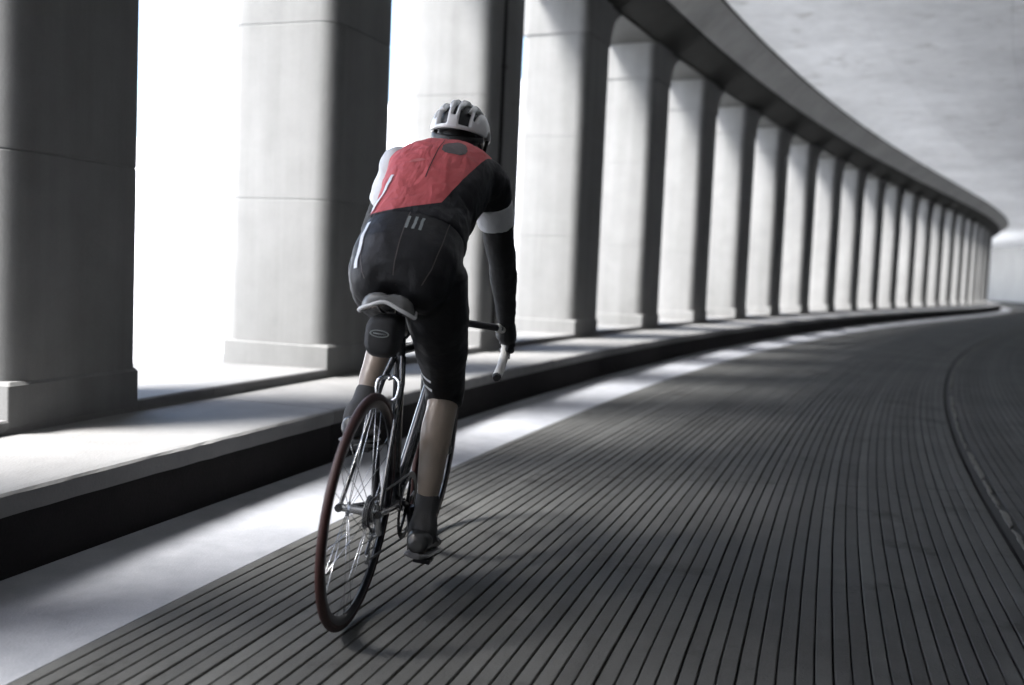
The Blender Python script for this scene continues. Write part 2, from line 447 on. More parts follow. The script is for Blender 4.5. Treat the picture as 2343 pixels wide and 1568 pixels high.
# ------------------------------------------------------------------ edge beam and the sloping haunch above the columns
be = empty('edge_beam', pt(col_s(0), 0, Z_SOFFIT)); bpy.context.view_layer.update()
tag(be, 'grey concrete beam with sloping joint-marked haunch carried by the columns', 'beam', kind='thing')
bed = [S_ROOF0] + [col_s(k) + 0.55 for k in range(-4, K_LAST + 1, 3)] + [S_ROOF1]
for a, b in zip(bed[:-1], bed[1:]):
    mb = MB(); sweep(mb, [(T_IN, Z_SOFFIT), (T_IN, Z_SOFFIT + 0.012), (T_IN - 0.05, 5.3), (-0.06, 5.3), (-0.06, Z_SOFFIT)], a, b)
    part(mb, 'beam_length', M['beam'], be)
hed = [S_ROOF0] + [col_s(k) + 0.55 for k in range(-4, K_LAST + 1, 1)] + [S_ROOF1]
for i, (a, b) in enumerate(zip(hed[:-1], hed[1:])):
    e = 0.014 if (i % 3 == 1) else 0.006
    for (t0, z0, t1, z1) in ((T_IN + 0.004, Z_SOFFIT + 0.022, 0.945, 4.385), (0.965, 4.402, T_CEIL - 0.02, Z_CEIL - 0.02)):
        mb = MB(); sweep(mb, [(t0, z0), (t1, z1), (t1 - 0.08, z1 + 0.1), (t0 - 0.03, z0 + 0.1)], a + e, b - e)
        part(mb, 'haunch_panel', M['haunch'] if t0 > T_IN + 0.1 else M['beam'], be)  # lower row darker: the band's shade near the beam put into the colour
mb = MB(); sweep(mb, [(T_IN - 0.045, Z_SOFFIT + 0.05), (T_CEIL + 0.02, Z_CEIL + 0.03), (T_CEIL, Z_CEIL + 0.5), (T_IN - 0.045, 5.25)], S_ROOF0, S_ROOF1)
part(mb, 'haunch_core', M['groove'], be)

# ------------------------------------------------------------------ ceiling of cast panels
ce = MB(); sweep(ce, [(T_CEIL - 0.4, Z_CEIL + 0.05), (T_WALL + 0.4, Z_CEIL + 0.05), (T_WALL + 0.4, Z_CEIL + 0.5), (-0.5, Z_CEIL + 0.6), (-0.5, Z_CEIL + 0.55)], S_ROOF0, S_ROOF1)
ceil = tag(ce.build('ceiling', M['groove']), kind='structure')
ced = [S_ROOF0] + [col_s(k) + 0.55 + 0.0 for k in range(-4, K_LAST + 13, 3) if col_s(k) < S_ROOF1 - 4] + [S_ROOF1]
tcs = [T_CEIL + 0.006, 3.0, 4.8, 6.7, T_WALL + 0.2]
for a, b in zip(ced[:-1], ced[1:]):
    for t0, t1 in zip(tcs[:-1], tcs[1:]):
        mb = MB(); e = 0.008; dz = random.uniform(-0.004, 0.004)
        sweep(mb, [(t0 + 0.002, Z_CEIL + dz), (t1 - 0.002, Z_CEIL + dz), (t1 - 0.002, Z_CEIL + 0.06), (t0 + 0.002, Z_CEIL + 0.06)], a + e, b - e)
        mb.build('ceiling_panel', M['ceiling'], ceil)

# ------------------------------------------------------------------ walls
S_RW = 76.0                                   # same wall in two colours: near darkened to cut fill, far paled as lit
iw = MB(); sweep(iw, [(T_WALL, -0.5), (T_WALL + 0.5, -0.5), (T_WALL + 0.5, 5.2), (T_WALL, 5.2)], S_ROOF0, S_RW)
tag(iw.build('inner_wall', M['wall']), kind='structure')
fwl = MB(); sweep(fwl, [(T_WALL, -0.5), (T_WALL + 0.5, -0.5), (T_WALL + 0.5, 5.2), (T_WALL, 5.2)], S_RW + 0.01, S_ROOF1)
tag(fwl.build('lit_far_wall', M['lit_wall']), 'inner concrete wall closing the view at the far right bend, coloured pale as if lit', 'wall', kind='thing')
bw = MB(); sweep(bw, [(T_IN - 0.01, Z_SILL - 0.03), (T_IN - 0.01, Z_SOFFIT), (-0.3, Z_SOFFIT), (-0.3, Z_SILL - 0.03)], S_ROOF0, col_s(K_FIRST) + 0.5)
tag(bw.build('rear_light_block', M['wall']), kind='structure')  # unseen, added behind the viewer to block light from the rear openings
#RIDER
# ------------------------------------------------------------------ bicycle and rider, both built in the bicycle's own frame
# (x forward, y left, z up, origin where the rear tyre meets the road)
HEAD, LEAN = math.radians(8.0), math.radians(5.0)
fw = Vector((math.sin(HEAD), math.cos(HEAD), 0)); lf0 = Vector((-math.cos(HEAD), math.sin(HEAD), 0)); upz = Vector((0, 0, 1))
upl = math.cos(LEAN) * upz - math.sin(LEAN) * lf0; lfl = math.cos(LEAN) * lf0 + math.sin(LEAN) * upz
BM = Matrix(((fw.x, lfl.x, upl.x, -0.437), (fw.y, lfl.y, upl.y, 2.786), (fw.z, lfl.z, upl.z, 0.004), (0, 0, 0, 1)))

M['tyre'] = plain('tyre_rubber', (0.030, 0.010, 0.009), 0.55, spec=0.4, bump=0.3, bscale=300)
M['rim'] = plain('rim_alloy', (0.045, 0.045, 0.05), 0.28, 0.85)
M['steel'] = plain('bright_steel', (0.62, 0.63, 0.65), 0.25, 1.0)
M['dark_metal'] = plain('dark_anodised', (0.05, 0.05, 0.055), 0.32, 0.9)
M['frame'] = plain('graphite_paint', (0.022, 0.024, 0.028), 0.22, 0.0, coat=0.8)
M['blackrub'] = plain('black_rubber', (0.015, 0.015, 0.016), 0.6, bump=0.2, bscale=400)
M['tape'] = plain('white_bar_tape', (0.62, 0.61, 0.58), 0.55, bump=0.5, bscale=150, var=0.12)
M['saddle'] = plain('saddle_leather', (0.13, 0.13, 0.128), 0.26, spec=0.7, bump=0.15, bscale=350)
M['saddle_edge'] = plain('saddle_edge_white', (0.6, 0.6, 0.6), 0.35)
M['bagcloth'] = plain('bag_nylon', (0.012, 0.012, 0.014), 0.62, bump=0.5, bscale=500)
M['badge'] = plain('badge_grey', (0.20, 0.22, 0.22), 0.4)
M['lycra'] = plain('black_lycra', (0.009, 0.009, 0.011), 0.52, spec=0.35, bump=0.25, bscale=140)
M['warm'] = plain('arm_warmer_knit', (0.014, 0.014, 0.015), 0.75, bump=0.5, bscale=420)
M['white_fab'] = plain('white_fabric', (0.55, 0.56, 0.58), 0.6, bump=0.3, bscale=260, var=0.08)
M['grey_fab'] = plain('grey_mesh_fabric', (0.085, 0.07, 0.07), 0.7, bump=0.3, bscale=260, var=0.15)
M['pale_print'] = plain('faded_print', (0.50, 0.14, 0.14), 0.6)
M['refl'] = plain('reflective_print', (0.72, 0.73, 0.75), 0.35)
M['skin'] = plain('skin', (0.26, 0.21, 0.172), 0.36, spec=0.5, bump=0.3, bscale=45, var=0.28)
M['hair'] = plain('dark_hair', (0.012, 0.010, 0.009), 0.5)
M['shoe'] = plain('shoe_black', (0.02, 0.02, 0.021), 0.35, coat=0.2, bump=0.15, bscale=200)
M['sole'] = plain('shoe_sole', (0.10, 0.10, 0.105), 0.45)
M['sock'] = plain('sock_knit', (0.045, 0.045, 0.047), 0.85, bump=0.6, bscale=300)
M['helmet'] = plain('helmet_white', (0.66, 0.66, 0.655), 0.30, coat=0.5, var=0.05, bscale=60)
M['helmet_dark'] = plain('helmet_black', (0.012, 0.012, 0.013), 0.45)
M['eye'] = plain('eye', (0.05, 0.04, 0.035), 0.15)

def jersey_material():
    m, N, L, B = new_mat('jersey_red_black')
    tc = N.new('ShaderNodeTexCoord'); sx = N.new('ShaderNodeSeparateXYZ'); L.new(tc.outputs['Object'], sx.inputs[0])
    nz = N.new('ShaderNodeTexNoise'); nz.inputs['Scale'].default_value = 9; nz.inputs['Detail'].default_value = 5
    L.new(tc.outputs['Object'], nz.inputs['Vector'])
    def m_(op, a, b):
        t = N.new('ShaderNodeMath'); t.operation = op
        for i, q in enumerate((a, b)):
            if isinstance(q, (int, float)): t.inputs[i].default_value = q
            else: L.new(q, t.inputs[i])
        return t.outputs[0]
    red = N.new('ShaderNodeMix'); red.data_type = 'RGBA'; L.new(nz.outputs['Fac'], red.inputs[0])
    red.inputs[6].default_value = (0.42, 0.065, 0.072, 1); red.inputs[7].default_value = (0.56, 0.120, 0.125, 1)
    # black lower back; slanting black right side, part panel and part painted shade
    low = m_('LESS_THAN', m_('ADD', sx.outputs['Z'], m_('MULTIPLY', sx.outputs['Y'], 0.30)), 1.205)
    side = m_('LESS_THAN', m_('SUBTRACT', sx.outputs['Y'], m_('MULTIPLY', m_('SUBTRACT', 1.36, sx.outputs['Z']), 0.42)), -0.128)
    under = m_('GREATER_THAN', m_('SUBTRACT', sx.outputs['X'], m_('MULTIPLY', sx.outputs['Z'], 1.15)), -0.90)
    dark = m_('MAXIMUM', m_('MAXIMUM', low, side), under)
    mx = N.new('ShaderNodeMix'); mx.data_type = 'RGBA'; L.new(dark, mx.inputs[0]); L.new(red.outputs[2], mx.inputs[6]); mx.inputs[7].default_value = (0.012, 0.012, 0.015, 1)
    L.new(mx.outputs[2], B.inputs['Base Color'])
    B.inputs['Roughness'].default_value = 0.62; B.inputs['Specular IOR Level'].default_value = 0.3
    # soft wrinkles and knit
    mp = N.new('ShaderNodeMapping'); mp.inputs['Scale'].default_value = (9, 22, 9); mp.inputs['Rotation'].default_value = (0.5, 0.3, 0.2); L.new(tc.outputs['Object'], mp.inputs['Vector'])
    n2 = N.new('ShaderNodeTexNoise'); n2.inputs['Scale'].default_value = 1.0; n2.inputs['Detail'].default_value = 3; n2.inputs['Distortion'].default_value = 0.8; L.new(mp.outputs[0], n2.inputs['Vector'])
    n3 = N.new('ShaderNodeTexNoise'); n3.inputs['Scale'].default_value = 400; L.new(tc.outputs['Object'], n3.inputs['Vector'])
    bp = N.new('ShaderNodeBump'); bp.inputs['Strength'].default_value = 0.55; bp.inputs['Distance'].default_value = 0.02
    L.new(m_('ADD', n2.outputs['Fac'], m_('MULTIPLY', n3.outputs['Fac'], 0.05)), bp.inputs['Height']); L.new(bp.outputs[0], B.inputs['Normal'])
    return m
M['jersey'] = jersey_material()

# ---------------- bicycle
bike = empty('bicycle'); bike.matrix_world = BM
tag(bike, 'dark road racing bicycle with drop handlebars leaning into the bend under the rider', 'bicycle')
BB = Vector((0.405, 0, 0.265)); WR = 0.335
def wheel(name, cx):
    w = empty(name, (cx, 0, WR)); w.parent = bike
    n = 24
    ty = MB(); pr_ = [(0.3215 + 0.0130 * math.cos(2 * math.pi * k / 14), 0.0120 * math.sin(2 * math.pi * k / 14)) for k in range(14)]
    ty.lathe_y(pr_, n=72, closed=True); ty.build('tyre', M['tyre'], w, smooth=True)
    ri = MB(); ri.lathe_y([(0.3150, -0.0095), (0.3110, -0.0098), (0.2960, -0.0075), (0.2900, 0.0), (0.2960, 0.0075), (0.3110, 0.0098), (0.3150, 0.0095), (0.309, 0.0)], n=72, closed=True)
    ri.build('rim', M['rim'], w, smooth=True, sharp=45)
    hb = MB(); hb.lathe_y([(0.004, -0.052), (0.010, -0.050), (0.010, -0.036), (0.021, -0.034), (0.021, -0.030), (0.011, -0.026), (0.011, 0.026), (0.021, 0.030), (0.021, 0.034), (0.010, 0.036), (0.010, 0.050), (0.004, 0.052)], n=20)
    hb.build('hub', M['steel'], w, smooth=True, sharp=40)
    sk = MB(); sk.tube([(0.019, 0, 0), (0.293, 0, 0)], 0.00115, n=5)
    sme = sk.mesh('spoke', M['steel'], True)
    for k in range(n):
        a = 2 * math.pi * k / n; side = 1 if k % 2 else -1
        s_ = link('spoke', sme, w)
        tilt = side * math.atan2(0.030, 0.27); cross = math.radians(9) * (1 if (k // 2) % 2 else -1)
        s_.matrix_local = Matrix.Rotation(-a, 4, 'Y') @ Matrix.Translation((0.02, side * 0.031, 0)) @ Matrix.Rotation(cross, 4, 'Y') @ Matrix.Rotation(-tilt, 4, 'Z') @ Matrix.Translation((-0.02, 0, 0))
    return w
wr_ = wheel('rear_wheel', 0.0)
wf_ = wheel('front_wheel', 0.99)
# frame
fr = MB()
fr.tube([BB, (0.232, 0, 0.815)], [0.018, 0.0165], n=14)
fr.tube([(0.246, 0, 0.775), (0.805, 0, 0.770)], [0.0165, 0.018], n=14)
fr.tube([(0.822, 0, 0.700), BB], [0.022, 0.021], n=14)
fr.tube([(0.795, 0, 0.800), (0.836, 0, 0.662)], [0.022, 0.024], n=14)
fr.tube([BB + Vector((0, -0.034, 0)), BB + Vector((0, 0.034, 0))], 0.022, n=14)
for sgn in (-1, 1):
    fr.tube([BB + Vector((-0.01, sgn * 0.02, 0)), (0.28, sgn * 0.032, 0.285), (0.0, sgn * 0.058, WR)], [0.012, 0.011, 0.008], n=10)
    fr.tube([(0.240, sgn * 0.012, 0.755), (0.20, sgn * 0.030, 0.68), (0.0, sgn * 0.058, WR)], [0.010, 0.0085, 0.0065], n=10)
    fr.tube([(-0.012, sgn * 0.058, WR), (0.015, sgn * 0.058, WR)], 0.012, n=8)
fr.build('frame', M['frame'], bike, smooth=True, sharp=50)
fk = MB()
for sgn in (-1, 1):
    fk.tube([(0.838, sgn * 0.015, 0.668), (0.852, sgn * 0.046, 0.640), (0.895, sgn * 0.050, 0.520), (0.945, sgn * 0.051, 0.410), (0.99, sgn * 0.052, WR)], [0.016, 0.016, 0.013, 0.010, 0.008], n=10)
fk.tube([(0.848, -0.03, 0.655), (0.848, 0.03, 0.655)], 0.018, n=10)
fk.build('fork', M['frame'], bike, smooth=True, sharp=50)
st_ = MB(); st_.tube([(0.797, 0, 0.795), (0.788, 0, 0.835)], 0.0175, n=12); st_.tube([(0.790, 0, 0.822), (0.885, 0, 0.836)], [0.017, 0.016], n=12); st_.tube([(0.885, -0.022, 0.836), (0.885, 0.022, 0.836)], 0.021, n=12)
st_.build('stem', M['dark_metal'], bike, smooth=True, sharp=50)
def bez(pts, n=6):
    """Catmull-Rom through the points"""
    P = [Vector(p) for p in pts]; P = [P[0] * 2 - P[1]] + P + [P[-1] * 2 - P[-2]]; out = []
    for i in range(1, len(P) - 2):
        for k in range(n):
            t = k / n
            out.append(0.5 * ((2 * P[i]) + (P[i + 1] - P[i - 1]) * t + (2 * P[i - 1] - 5 * P[i] + 4 * P[i + 1] - P[i + 2]) * t * t + (3 * P[i] - P[i - 1] - 3 * P[i + 1] + P[i + 2]) * t ** 3))
    out.append(P[-2]); return out
def bar_pts(s): return [(0.885, 0, 0.836), (0.886, s * 0.10, 0.836), (0.890, s * 0.185, 0.834), (0.925, s * 0.209, 0.830), (0.972, s * 0.211, 0.822), (0.995, s * 0.212, 0.780), (0.985, s * 0.213, 0.732), (0.945, s * 0.214, 0.700), (0.890, s * 0.216, 0.680), (0.828, s * 0.218, 0.664)]
hbm = MB(); hbm.tube(bez(bar_pts(1)[:4][::-1] + bar_pts(-1)[1:4], 6), 0.013, n=10)
hbar = hbm.build('handlebar', M['dark_metal'], bike, smooth=True, sharp=60)
for s_ in (1, -1):
    q = bez(bar_pts(s_)[2:], 7); rr_ = [0.0162 + 0.0007 * (1 if (i % 3) else -1) for i in range(len(q))]
    t_ = MB(); t_.tube(q, rr_, n=12); t_.build('bar_tape', M['tape'], hbar, smooth=True, sharp=60)
    pg = MB(); e_ = Vector(bar_pts(s_)[-1]); d_ = (e_ - Vector(bar_pts(s_)[-2])).normalized(); pg.tube([e_ - d_ * 0.002, e_ + d_ * 0.010], [0.0172, 0.013], n=12); pg.build('bar_plug', M['blackrub'], hbar, smooth=True, sharp=60)
    hd = MB(); hd.tube(bez([(0.955, s_ * 0.211, 0.832), (0.990, s_ * 0.212, 0.846), (1.020, s_ * 0.212, 0.872), (1.030, s_ * 0.212, 0.892)], 4), [0.017] * 4 + [0.018] * 4 + [0.017, 0.016, 0.014, 0.012, 0.006], n=12)
    hood = hd.build('brake_hood', M['blackrub'], bike, smooth=True)
    lv = MB(); lv.tube(bez([(1.030, s_ * 0.212, 0.866), (1.045, s_ * 0.214, 0.815), (1.036, s_ * 0.217, 0.755), (1.020, s_ * 0.220, 0.715)], 5), 0.006, n=8, flat=(1, 1.8)); lv.build('brake_lever', M['steel'], hood, smooth=True)
# seatpost, saddle, bag
sp_ = MB(); sp_.tube([(0.233, 0, 0.805), (0.200, 0, 0.905)], 0.0135, n=12); sp_.build('seatpost', M['dark_metal'], bike, smooth=True, sharp=60)
sd = MB(); rs = []
for x, w, zt, dr in ((0.050, 0.050, 0.944, 0.030), (0.062, 0.070, 0.950, 0.052), (0.090, 0.078, 0.950, 0.060), (0.130, 0.072, 0.946, 0.050), (0.175, 0.048, 0.941, 0.042), (0.225, 0.028, 0.938, 0.036), (0.280, 0.020, 0.935, 0.032), (0.315, 0.015, 0.930, 0.026), (0.325, 0.006, 0.925, 0.012)):
    ring = []
    for k in range(13):
        a = math.pi * k / 12; y = w * math.cos(a); z = zt - dr * (1 - math.sin(a)) ** 1.6 - (0.006 if abs(y) < 0.012 and x < 0.25 else 0)
        ring.append((x, y, z))
    ring += [(x, -w * 0.86, zt - dr + 0.004), (x, 0, zt - dr * 0.35 - 0.006), (x, w * 0.86, zt - dr + 0.004)]
    rs.append(ring)
sd.rings(rs); sad = sd.build('saddle', M['saddle'], bike, smooth=True, sharp=60); sad.location.x = -0.045
ed = MB(); ed.tube(bez([(0.150, 0.067, 0.900), (0.095, 0.079, 0.890), (0.062, 0.071, 0.898), (0.048, 0.045, 0.910), (0.044, 0, 0.926), (0.048, -0.045, 0.910), (0.062, -0.071, 0.898), (0.095, -0.079, 0.890), (0.150, -0.067, 0.900)], 5), 0.0055, n=8); ed.build('saddle_edge', M['saddle_edge'], sad, smooth=True)
ra = MB()
for s_ in (1, -1): ra.tube(bez([(0.075, s_ * 0.03, 0.915), (0.12, s_ * 0.022, 0.894), (0.20, s_ * 0.022, 0.894), (0.29, s_ * 0.010, 0.920)], 5), 0.0035, n=8)
ra.build('saddle_rail', M['steel'], sad, smooth=True)
bg = MB(); rs = []
for x, w, z0, z1 in ((0.022, 0.030, 0.795, 0.868), (0.030, 0.044, 0.780, 0.880), (0.060, 0.050, 0.768, 0.888), (0.110, 0.046, 0.775, 0.890), (0.165, 0.034, 0.800, 0.888), (0.195, 0.022, 0.830, 0.882)):
    c_ = ((z0 + z1) / 2); rs.append([(x, w * math.copysign(abs(math.cos(a)) ** 0.6, math.cos(a)), c_ + (z1 - z0) / 2 * math.copysign(abs(math.sin(a)) ** 0.6, math.sin(a))) for a in [2 * math.pi * k / 20 for k in range(20)]])
bg.rings(rs); bag = bg.build('saddle_bag', M['bagcloth'], bike, smooth=True, sharp=60); bag.location.x = -0.03
ov = MB(); ov.tube([(0.0185, 0.026 * math.cos(2 * math.pi * k / 24), 0.838 + 0.009 * math.sin(2 * math.pi * k / 24)) for k in range(24)], 0.0018, n=6, loop=True)
ov.build('badge_ring', M['badge'], bag, smooth=True)
ov = MB(); ov.tube([(0.019, 0.018, 0.838), (0.0185, 0.0, 0.838), (0.019, -0.018, 0.838)], [0.0016, 0.0024, 0.0016], n=6); ov.build('badge_bar', M['badge'], bag, smooth=True)
# drivetrain on the right
cr = empty('crankset', BB); cr.parent = bike
ch_ = MB(); nt = 50
outer = [(0.104 + (0.004 if k % 2 else 0)) for k in range(nt * 2)]
for yy in (-0.046, -0.043): pass
rsA = [(outer[k] * math.cos(math.pi * k / nt), -0.046, outer[k] * math.sin(math.pi * k / nt)) for k in range(nt * 2)]
rsB = [(p[0], -0.042, p[2]) for p in rsA]
rsC = [(0.088 * math.cos(math.pi * k / nt), -0.042, 0.088 * math.sin(math.pi * k / nt)) for k in range(nt * 2)]
rsD = [(p[0], -0.046, p[2]) for p in rsC]
ch_.rings([rsA, rsB, rsC, rsD], loop=True); ch_.build('chainring', M['dark_metal'], cr)
spd = MB()
for k in range(5):
    a = 2 * math.pi * k / 5 + 0.3; spd.tube([(0, -0.045, 0), (0.092 * math.cos(a), -0.045, 0.092 * math.sin(a))], [0.012, 0.006], n=8, flat=(1, 0.6))
spd.build('spider', M['dark_metal'], cr, smooth=True)
PD = {-1: Vector((0.022, 0, -0.169)), 1: Vector((-0.022, 0, 0.169))}
for s_ in (-1, 1):
    ar = MB(); ar.tube([(0, s_ * 0.055, 0), PD[s_] * 0.5 + Vector((0, s_ * 0.066, 0)), PD[s_] + Vector((0, s_ * 0.072, 0))], [0.016, 0.012, 0.013], n=10); ar.build('crank_arm', M['dark_metal'], cr, smooth=True, sharp=60)
    pdl = MB(); c_ = PD[s_] + Vector((0, s_ * 0.115, 0)); pdl.tube([PD[s_] + Vector((0, s_ * 0.07, 0)), c_ + Vector((0, s_ * 0.03, 0))], 0.006, n=8); pdl.box(c_ - Vector((0.036, 0.028, 0.008)), c_ + Vector((0.030, 0.026, 0.007)))
    pdl.build('pedal', M['dark_metal'], cr)
cs = MB()
for i, r_ in enumerate((0.048, 0.043, 0.038, 0.033, 0.029, 0.025)):
    y = -0.022 - i * 0.0045; cs.lathe_y([(0.012, y), (r_, y), (r_, y - 0.002), (0.012, y - 0.002)], (0, 0, WR), n=28, closed=True)
cs.build('cassette', M['steel'], bike)
chn = MB(); c0 = Vector((0, -0.036, WR)); c1 = BB + Vector((0, -0.044, 0)); loop = []
for k in range(13): a = math.radians(80 + 200 * (1 - k / 12) - 0); loop.append(c0 + Vector((0.036 * math.cos(a - math.radians(10)), 0, 0.036 * math.sin(a - math.radians(10)))))
loop = [c1 + Vector((0.106 * math.cos(math.radians(a)), 0, 0.106 * math.sin(math.radians(a)))) for a in range(-95, 100, 13)] + [c0 + Vector((0.038 * math.cos(math.radians(a)), 0, 0.038 * math.sin(math.radians(a)))) for a in (85, 120, 160, 200, 240)] + [c0 + Vector((0.03, 0, -0.065)), c0 + Vector((-0.012, 0, -0.115)), c0 + Vector((0.025, 0, -0.145))]
chn.tube(loop, 0.0042, n=6, loop=True, flat=(1, 0.8)); chn.build('chain', M['dark_metal'], bike)
dr_ = MB(); dr_.tube([(0.004, -0.052, WR - 0.012), (0.020, -0.056, WR - 0.062), (0.012, -0.044, WR - 0.070)], [0.010, 0.012, 0.009], n=10)
dr_.tube([(0.018, -0.036, WR - 0.066), (0.006, -0.036, WR - 0.135)], [0.008, 0.009], n=8, flat=(1, 0.5))
for p in ((0.020, -0.038, WR - 0.068), (0.006, -0.038, WR - 0.132)): dr_.lathe_y([(0.003, -0.004), (0.019, -0.003), (0.019, 0.003), (0.003, 0.004)], p, n=18)
dr_.build('rear_derailleur', M['steel'], bike, smooth=True, sharp=40)
for nm, p, dx in (('rear_brake', Vector((0.172, 0, 0.665)), -0.03), ('front_brake', Vector((0.885, 0, 0.668)), 0.0)):
    bk = MB()
    for s_ in (1, -1): bk.tube(bez([p + Vector((0.01, s_ * 0.004, 0.035)), p + Vector((dx * 0.4, s_ * 0.032, 0.022)), p + Vector((dx * 0.5, s_ * 0.030, -0.020)), p + Vector((dx * 0.5, s_ * 0.016, -0.034))], 4), 0.0065, n=8)
    bk.tube([p + Vector((-0.012, 0, 0.03)), p + Vector((0.03, 0, 0.03))], 0.006, n=8)
    bk.build(nm, M['steel'], bike, smooth=True)

# ---------------- rider
def clouds(nm, size, depth=2):
    t = bpy.data.textures.new(nm, 'CLOUDS'); t.noise_scale = size; t.noise_depth = depth; return t
TX_BIG, TX_FINE = clouds('folds', 0.075), clouds('creases', 0.028)
def voxel(name, mb, size, mat, parent=None, smooth=6, fold=0.0, crease=0.0):
    me = mb.mesh(name + '_src'); o = bpy.data.objects.new(name + '_src', me); COL.objects.link(o)
    bm = bmesh.new(); bm.from_mesh(me); bmesh.ops.recalc_face_normals(bm, faces=bm.faces); bm.to_mesh(me); bm.free()
    r = o.modifiers.new('r', 'REMESH'); r.mode = 'VOXEL'; r.voxel_size = size
    if smooth:
        q = o.modifiers.new('s', 'SMOOTH'); q.iterations = smooth; q.factor = 0.5
    for st, tx in ((fold, TX_BIG), (crease, TX_FINE)):
        if st: q = o.modifiers.new('d', 'DISPLACE'); q.texture = tx; q.strength = st; q.mid_level = 0.4; q.texture_coords = 'LOCAL'
    dg = bpy.context.evaluated_depsgraph_get(); ev = o.evaluated_get(dg)
    out = bpy.data.meshes.new_from_object(ev, depsgraph=dg); out.name = name
    bpy.data.objects.remove(o); bpy.data.meshes.remove(me)
    out.materials.clear(); out.materials.append(mat)
    out.polygons.foreach_set('use_smooth', [True] * len(out.polygons))
    return link(name, out, parent)

SPINE = [((0.115, 0.930), 0.100, 0.070), ((0.150, 0.968), 0.142, 0.112), ((0.200, 1.030), 0.156, 0.126), ((0.262, 1.100), 0.146, 0.114), ((0.330, 1.165), 0.138, 0.102),
         ((0.410, 1.235), 0.150, 0.108), ((0.490, 1.295), 0.160, 0.112), ((0.560, 1.335), 0.160, 0.104), ((0.618, 1.362), 0.138, 0.088), ((0.665, 1.385), 0.095, 0.068)]
def spine_rings(mb, i0_, i1_, inf=0.0, n=28, ex=0.85):
    rs = []
    P = [Vector((p[0], 0, p[1])) for p, _, _ in SPINE]
    for i in range(i0_, i1_ + 1):
        d = (P[min(i + 1, len(P) - 1)] - P[max(i - 1, 0)]).normalized(); v = Vector((-d.z, 0, d.x)); w, h = SPINE[i][1] + inf, SPINE[i][2] + inf
        rs.append([P[i] + Vector((0, 1, 0)) * w * math.copysign(abs(math.cos(a)) ** ex, math.cos(a)) + v * h * math.copysign(abs(math.sin(a)) ** ex, math.sin(a)) for a in [2 * math.pi * k / n for k in range(n)]])
    return mb.rings(rs)
def limb(mb, pts, rad, inf=0.0, n=18):
    """tube with smoothly interpolated points and radii"""
    q = bez(pts, 5); m_ = len(pts); rr = []
    for i in range(len(q)):
        u = i / 5; k = min(int(u), m_ - 2); t = u - k; t = t * t * (3 - 2 * t); rr.append(rad[k] * (1 - t) + rad[k + 1] * t + inf)
    return mb.tube(q, rr, n=n)
def V(a): return Vector(a)
HIP = {s: V((0.215, s * 0.088, 0.995)) for s in (1, -1)}
KNEE = {-1: V((0.478, -0.108, 0.640)), 1: V((0.602, 0.108, 0.838))}
ANK = {-1: V((0.345, -0.118, 0.215)), 1: V((0.292, 0.118, 0.548))}
BALL = {s: BB + PD[s] + V((0.0, s * 0.118, 0.030)) for s in (1, -1)}
SHO = {1: V((0.592, 0.160, 1.335)), -1: V((0.592, -0.146, 1.328))}
ELB = {1: V((0.720, 0.258, 1.110)), -1: V((0.752, -0.196, 1.080))}
WRI = {s: V((0.925, s * 0.214, 0.858)) for s in (1, -1)}
def leg_thigh(mb, s, inf=0.0, f=1.0):
    a, b = HIP[s], KNEE[s]
    pts = [a + V((0, 0, 0.03)), a.lerp(b, 0.25) + V((-0.012, 0, 0)), a.lerp(b, 0.55), a.lerp(b, 0.85), b]; rad = [0.086, 0.090, 0.078, 0.062, 0.056]
    if f < 1: pts = pts[:3] + [a.lerp(b, f)]; rad = rad[:3] + [0.066]
    return limb(mb, pts, rad, inf)
def leg_calf(mb, s, inf=0.0):
    a, b = KNEE[s], ANK[s]; back = V((-0.020, 0, 0.006))
    limb(mb, [a, a.lerp(b, 0.14) + back * 0.6, a.lerp(b, 0.34) + back * 1.5, a.lerp(b, 0.60) + back, a.lerp(b, 0.85), b, b + V((0, 0, -0.03))], [0.054, 0.050, 0.050, 0.042, 0.030, 0.033, 0.033], inf)
    ax_ = (b - a).normalized(); Mq = Matrix.Rotation(math.atan2(-ax_.x, -ax_.z), 3, 'Y')
    for y_, f_, l_ in ((0.018, 0.30, 0.105), (-0.016, 0.34, 0.095)): mb.ellipsoid(a.lerp(b, f_) + back * 1.7 + V((0, y_, 0)), 0.034 + inf, 0.033 + inf, l_, Mq)
    mb.ellipsoid(a.lerp(b, 0.9), 0.030 + inf, 0.041 + inf, 0.03, Mq)
def arm_up(mb, s, inf=0.0, f=1.0):
    a, b = SHO[s], ELB[s]; pts = [a + (a - b) * 0.05, a.lerp(b, 0.3), a.lerp(b, 0.7), b]; rad = [0.056, 0.053, 0.046, 0.042]
    if f < 1: pts = pts[:2] + [a.lerp(b, f)]; rad = rad[:2] + [0.051]
    return limb(mb, pts, rad, inf)
def arm_low(mb, s, inf=0.0):
    a, b = ELB[s], WRI[s]; return limb(mb, [a, a.lerp(b, 0.25), a.lerp(b, 0.65), b], [0.042, 0.044, 0.034, 0.028], inf)
